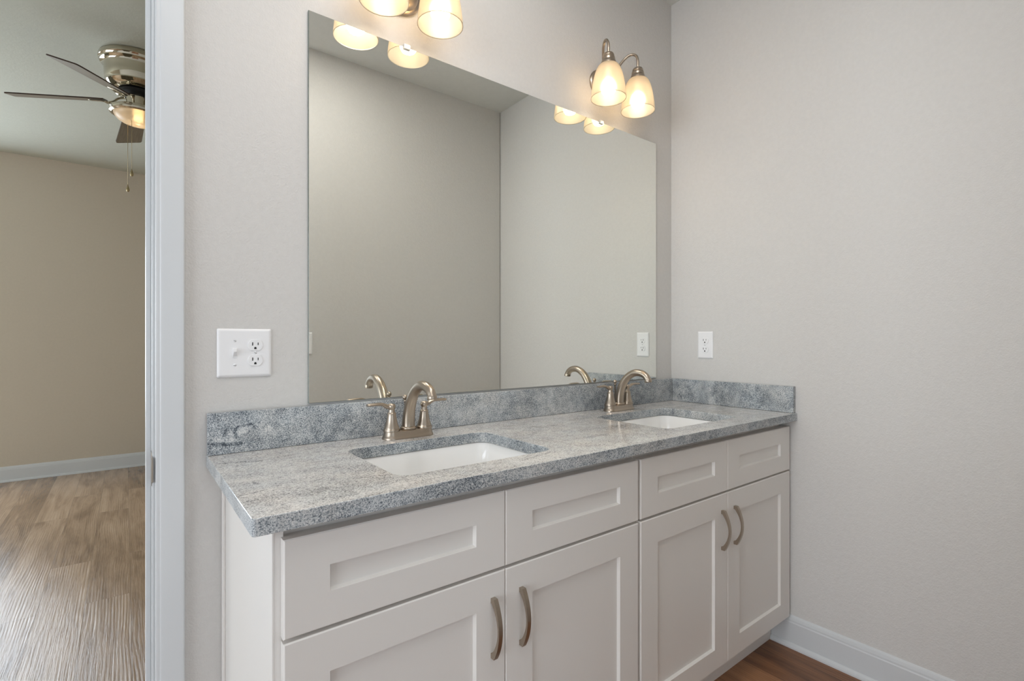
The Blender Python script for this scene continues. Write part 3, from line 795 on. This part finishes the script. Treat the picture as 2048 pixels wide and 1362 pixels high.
# ------------------------------------------------------------------ vanity lights
def vanity_light(label, x):
    z0 = 2.22
    t = thing('vanity_light', label, 'wall light', (x, 0, z0), 0, 'two-shade vanity lights above the mirror')
    bm = bmesh.new()
    lathe(bm, [(0.070, -0.001), (0.070, -0.007), (0.066, -0.012), (0.060, -0.014), (0.058, -0.019), (0.050, -0.026), (0.036, -0.031), (0.018, -0.034), (0.001, -0.035)], 48, axis='y', sx=1.08, sy=0.90)
    mk('backplate', bm, M['nickel'], t, smooth=True, auto=35)
    for s in (-1, 1):
        sx_ = s * 0.0875; d = -0.1115
        bm = bmesh.new()
        P = [(s * 0.026, -0.026, 0.012), (s * 0.030, -0.034, 0.030), (s * 0.045, -0.046, 0.072), (s * 0.064, -0.064, 0.105), (s * 0.078, -0.085, 0.1185), (s * 0.0865, -0.104, 0.108), (sx_, d, 0.085), (sx_, d, 0.050)]
        sweep(bm, catmull(P, 7), 0.0052, 14, up=(0, 0, 1) if False else (1, 0, 0.01))
        mk('arm', bm, M['nickel'], t, smooth=True, auto=60)
        bm = bmesh.new()
        lathe(bm, [(0.0055, 0.056), (0.012, 0.0555), (0.0185, 0.053), (0.0215, 0.048), (0.0215, 0.043), (0.0198, 0.041), (0.0235, 0.039), (0.0248, 0.033), (0.0245, 0.027), (0.0265, 0.025), (0.0292, 0.018), (0.0300, 0.011), (0.0280, 0.009)], 36, (sx_, d, 0))
        hd = mk('lamp_holder', bm, M['nickel'], t, smooth=True, auto=35)
        bm = bmesh.new()
        prof = [(0.0265, 0.0115), (0.0350, 0.0085), (0.0430, -0.0010), (0.0500, -0.0170), (0.0560, -0.0380), (0.0605, -0.0620), (0.0640, -0.0860), (0.0664, -0.1080), (0.0672, -0.1180)]
        P2 = catmull([(r, h, 0) for r, h in prof], 3)
        lathe(bm, [(p.x, p.y) for p in P2], 56, (sx_, d, 0), cap=False)
        sh = mk('lamp_shade', bm, M['shade'], t, smooth=True); sh['label'] = 'frosted glass bell shade'
        md = sh.modifiers.new('rim', 'SOLIDIFY'); md.thickness = 0.0016; md.offset = -1
        bm = bmesh.new()
        lathe(bm, [(0.008, -0.0445), (0.015, -0.046), (0.020, -0.051), (0.0265, -0.063), (0.0290, -0.076), (0.0275, -0.089), (0.0215, -0.099), (0.011, -0.1045), (0.001, -0.106)], 28, (sx_, d, 0))
        mk('light_bulb', bm, M['bulb'], t, smooth=True)
        bm = bmesh.new(); lathe(bm, [(0.0135, 0.010), (0.0135, -0.030), (0.0120, -0.036), (0.0120, -0.0440)], 24, (sx_, d, 0))
        mk('lamp_socket', bm, M['plate'], hd, smooth=True, auto=40)
    return t
v0 = vanity_light('brushed nickel two-shade wall light above the left sink, cut by the top of the photo', -1.3775)
v1 = dup(v0); v1.location.x = -0.4705; v1['label'] = 'brushed nickel two-shade wall light above the right sink, fully in view'

# ------------------------------------------------------------------ ceiling fan in the bedroom
FANX, FANY = -1.966, 2.112
fan = thing('ceiling_fan', 'flush ceiling fan with dark blades and a glass light bowl in the bedroom', 'ceiling fan', (FANX, FANY, H))
bm = bmesh.new()
lathe(bm, [(0.150, -0.0005), (0.173, -0.002), (0.178, -0.010), (0.178, -0.028), (0.172, -0.034), (0.170, -0.042), (0.158, -0.050), (0.154, -0.060), (0.153, -0.100), (0.150, -0.135), (0.146, -0.142), (0.146, -0.150), (0.132, -0.166), (0.112, -0.176), (0.06, -0.180)], 56)
mk('motor_housing', bm, M['polished'], fan, smooth=True, auto=35)
bm = bmesh.new(); lathe(bm, [(0.085, -0.178), (0.092, -0.182), (0.092, -0.196), (0.080, -0.202), (0.04, -0.204)], 40)
mk('flywheel', bm, M['slot'], fan, smooth=True, auto=35)
bm = bmesh.new(); lathe(bm, [(0.046, -0.200), (0.056, -0.204), (0.056, -0.272), (0.050, -0.278), (0.03, -0.280)], 40)
mk('switch_housing', bm, M['polished'], fan, smooth=True, auto=35)
bm = bmesh.new(); lathe(bm, [(0.03, -0.272), (0.100, -0.274), (0.122, -0.277), (0.131, -0.282), (0.133, -0.294), (0.130, -0.304), (0.120, -0.310), (0.106, -0.305)], 56)
lk = mk('light_fitter', bm, M['polished'], fan, smooth=True, auto=35)
bm = bmesh.new(); lathe(bm, [(0.112, -0.302), (0.1120, -0.308), (0.107, -0.320), (0.096, -0.333), (0.079, -0.344), (0.057, -0.352), (0.030, -0.3575), (0.004, -0.359)], 48, cap=False)
bw = mk('glass_bowl', bm, M['bowl'], fan, smooth=True); bw['label'] = 'lit frosted glass bowl'
md = bw.modifiers.new('wall', 'SOLIDIFY'); md.thickness = 0.003; md.offset = -1
bm = bmesh.new(); lathe(bm, [(0.012, -0.290), (0.013, -0.298), (0.020, -0.308), (0.024, -0.318), (0.021, -0.329), (0.010, -0.337), (0.001, -0.338)], 24)
mk('light_bulb', bm, M['fan_bulb'], fan, smooth=True)
FA = 94.24; BZ = -0.223
for k in range(5):
    a = R(FA + 72 * k)
    # blade: plank with rounded tip, pitched; built along +x then turned
    bm = bmesh.new()
    r0, r1 = 0.150, 0.556
    outl = [(r0, -0.048), (r0 + 0.05, -0.056), (0.40, -0.064), (r1 - 0.02, -0.069), (r1 - 0.004, -0.066), (r1, -0.058), (r1, 0.058), (r1 - 0.004, 0.066), (r1 - 0.02, 0.069), (0.40, 0.064), (r0 + 0.05, 0.056), (r0, 0.048)]
    A = [bm.verts.new((x, y, 0.003)) for x, y in outl]; C = [bm.verts.new((x, y, -0.003)) for x, y in outl]
    bm.faces.new(A); bm.faces.new(C)
    for i in range(len(outl)):
        j = (i + 1) % len(outl); f = bm.faces.new((A[i], A[j], C[j], C[i])); f.material_index = 1
    bmesh.ops.rotate(bm, verts=bm.verts[:], cent=(0, 0, 0), matrix=Matrix.Rotation(R(-16.3), 3, 'X'))
    o = mk('fan_blade', bm, [M['blade'], M['blade_edge']], fan); o.location = (0, 0, BZ); o.rotation_euler = (0, R(6.9), a)
    # blade iron: curved arm and forked plate under the blade
    bm = bmesh.new()
    P = [(0.060, 0, 0.018), (0.090, 0, 0.012), (0.115, 0, -0.006), (0.140, 0, -0.014), (0.165, 0, -0.009), (0.225, 0, -0.006)]
    sweep(bm, catmull(P, 5), None, 12, up=(0, 1, 0), flat=lerp_list([(0.016, 0.005), (0.012, 0.0045), (0.010, 0.0045), (0.014, 0.004), (0.034, 0.003), (0.020, 0.002)], 5))
    bmesh.ops.rotate(bm, verts=[v for v in bm.verts if v.co.x > 0.15], cent=(0, 0, 0), matrix=Matrix.Rotation(R(-16.3), 3, 'X'))
    ir = mk('blade_iron', bm, M['polished'], o, smooth=True)
# pull chains with teardrop fobs
for dx, dy, zl in ((-0.030, -0.045, -0.620), (-0.047, 0.035, -0.690)):
    bm = bmesh.new(); sweep(bm, [(dx, dy, -0.215), (dx, dy, zl)], 0.0011, 6)
    ch = mk('pull_chain', bm, M['chain'], fan, smooth=True)
    bm = bmesh.new(); lathe(bm, [(0.0012, zl + 0.002), (0.0025, zl - 0.006), (0.007, zl - 0.022), (0.0085, zl - 0.030), (0.006, zl - 0.038), (0.0005, zl - 0.041)], 16, (dx, dy, 0))
    mk('pull_fob', bm, M['chain'], ch, smooth=True)
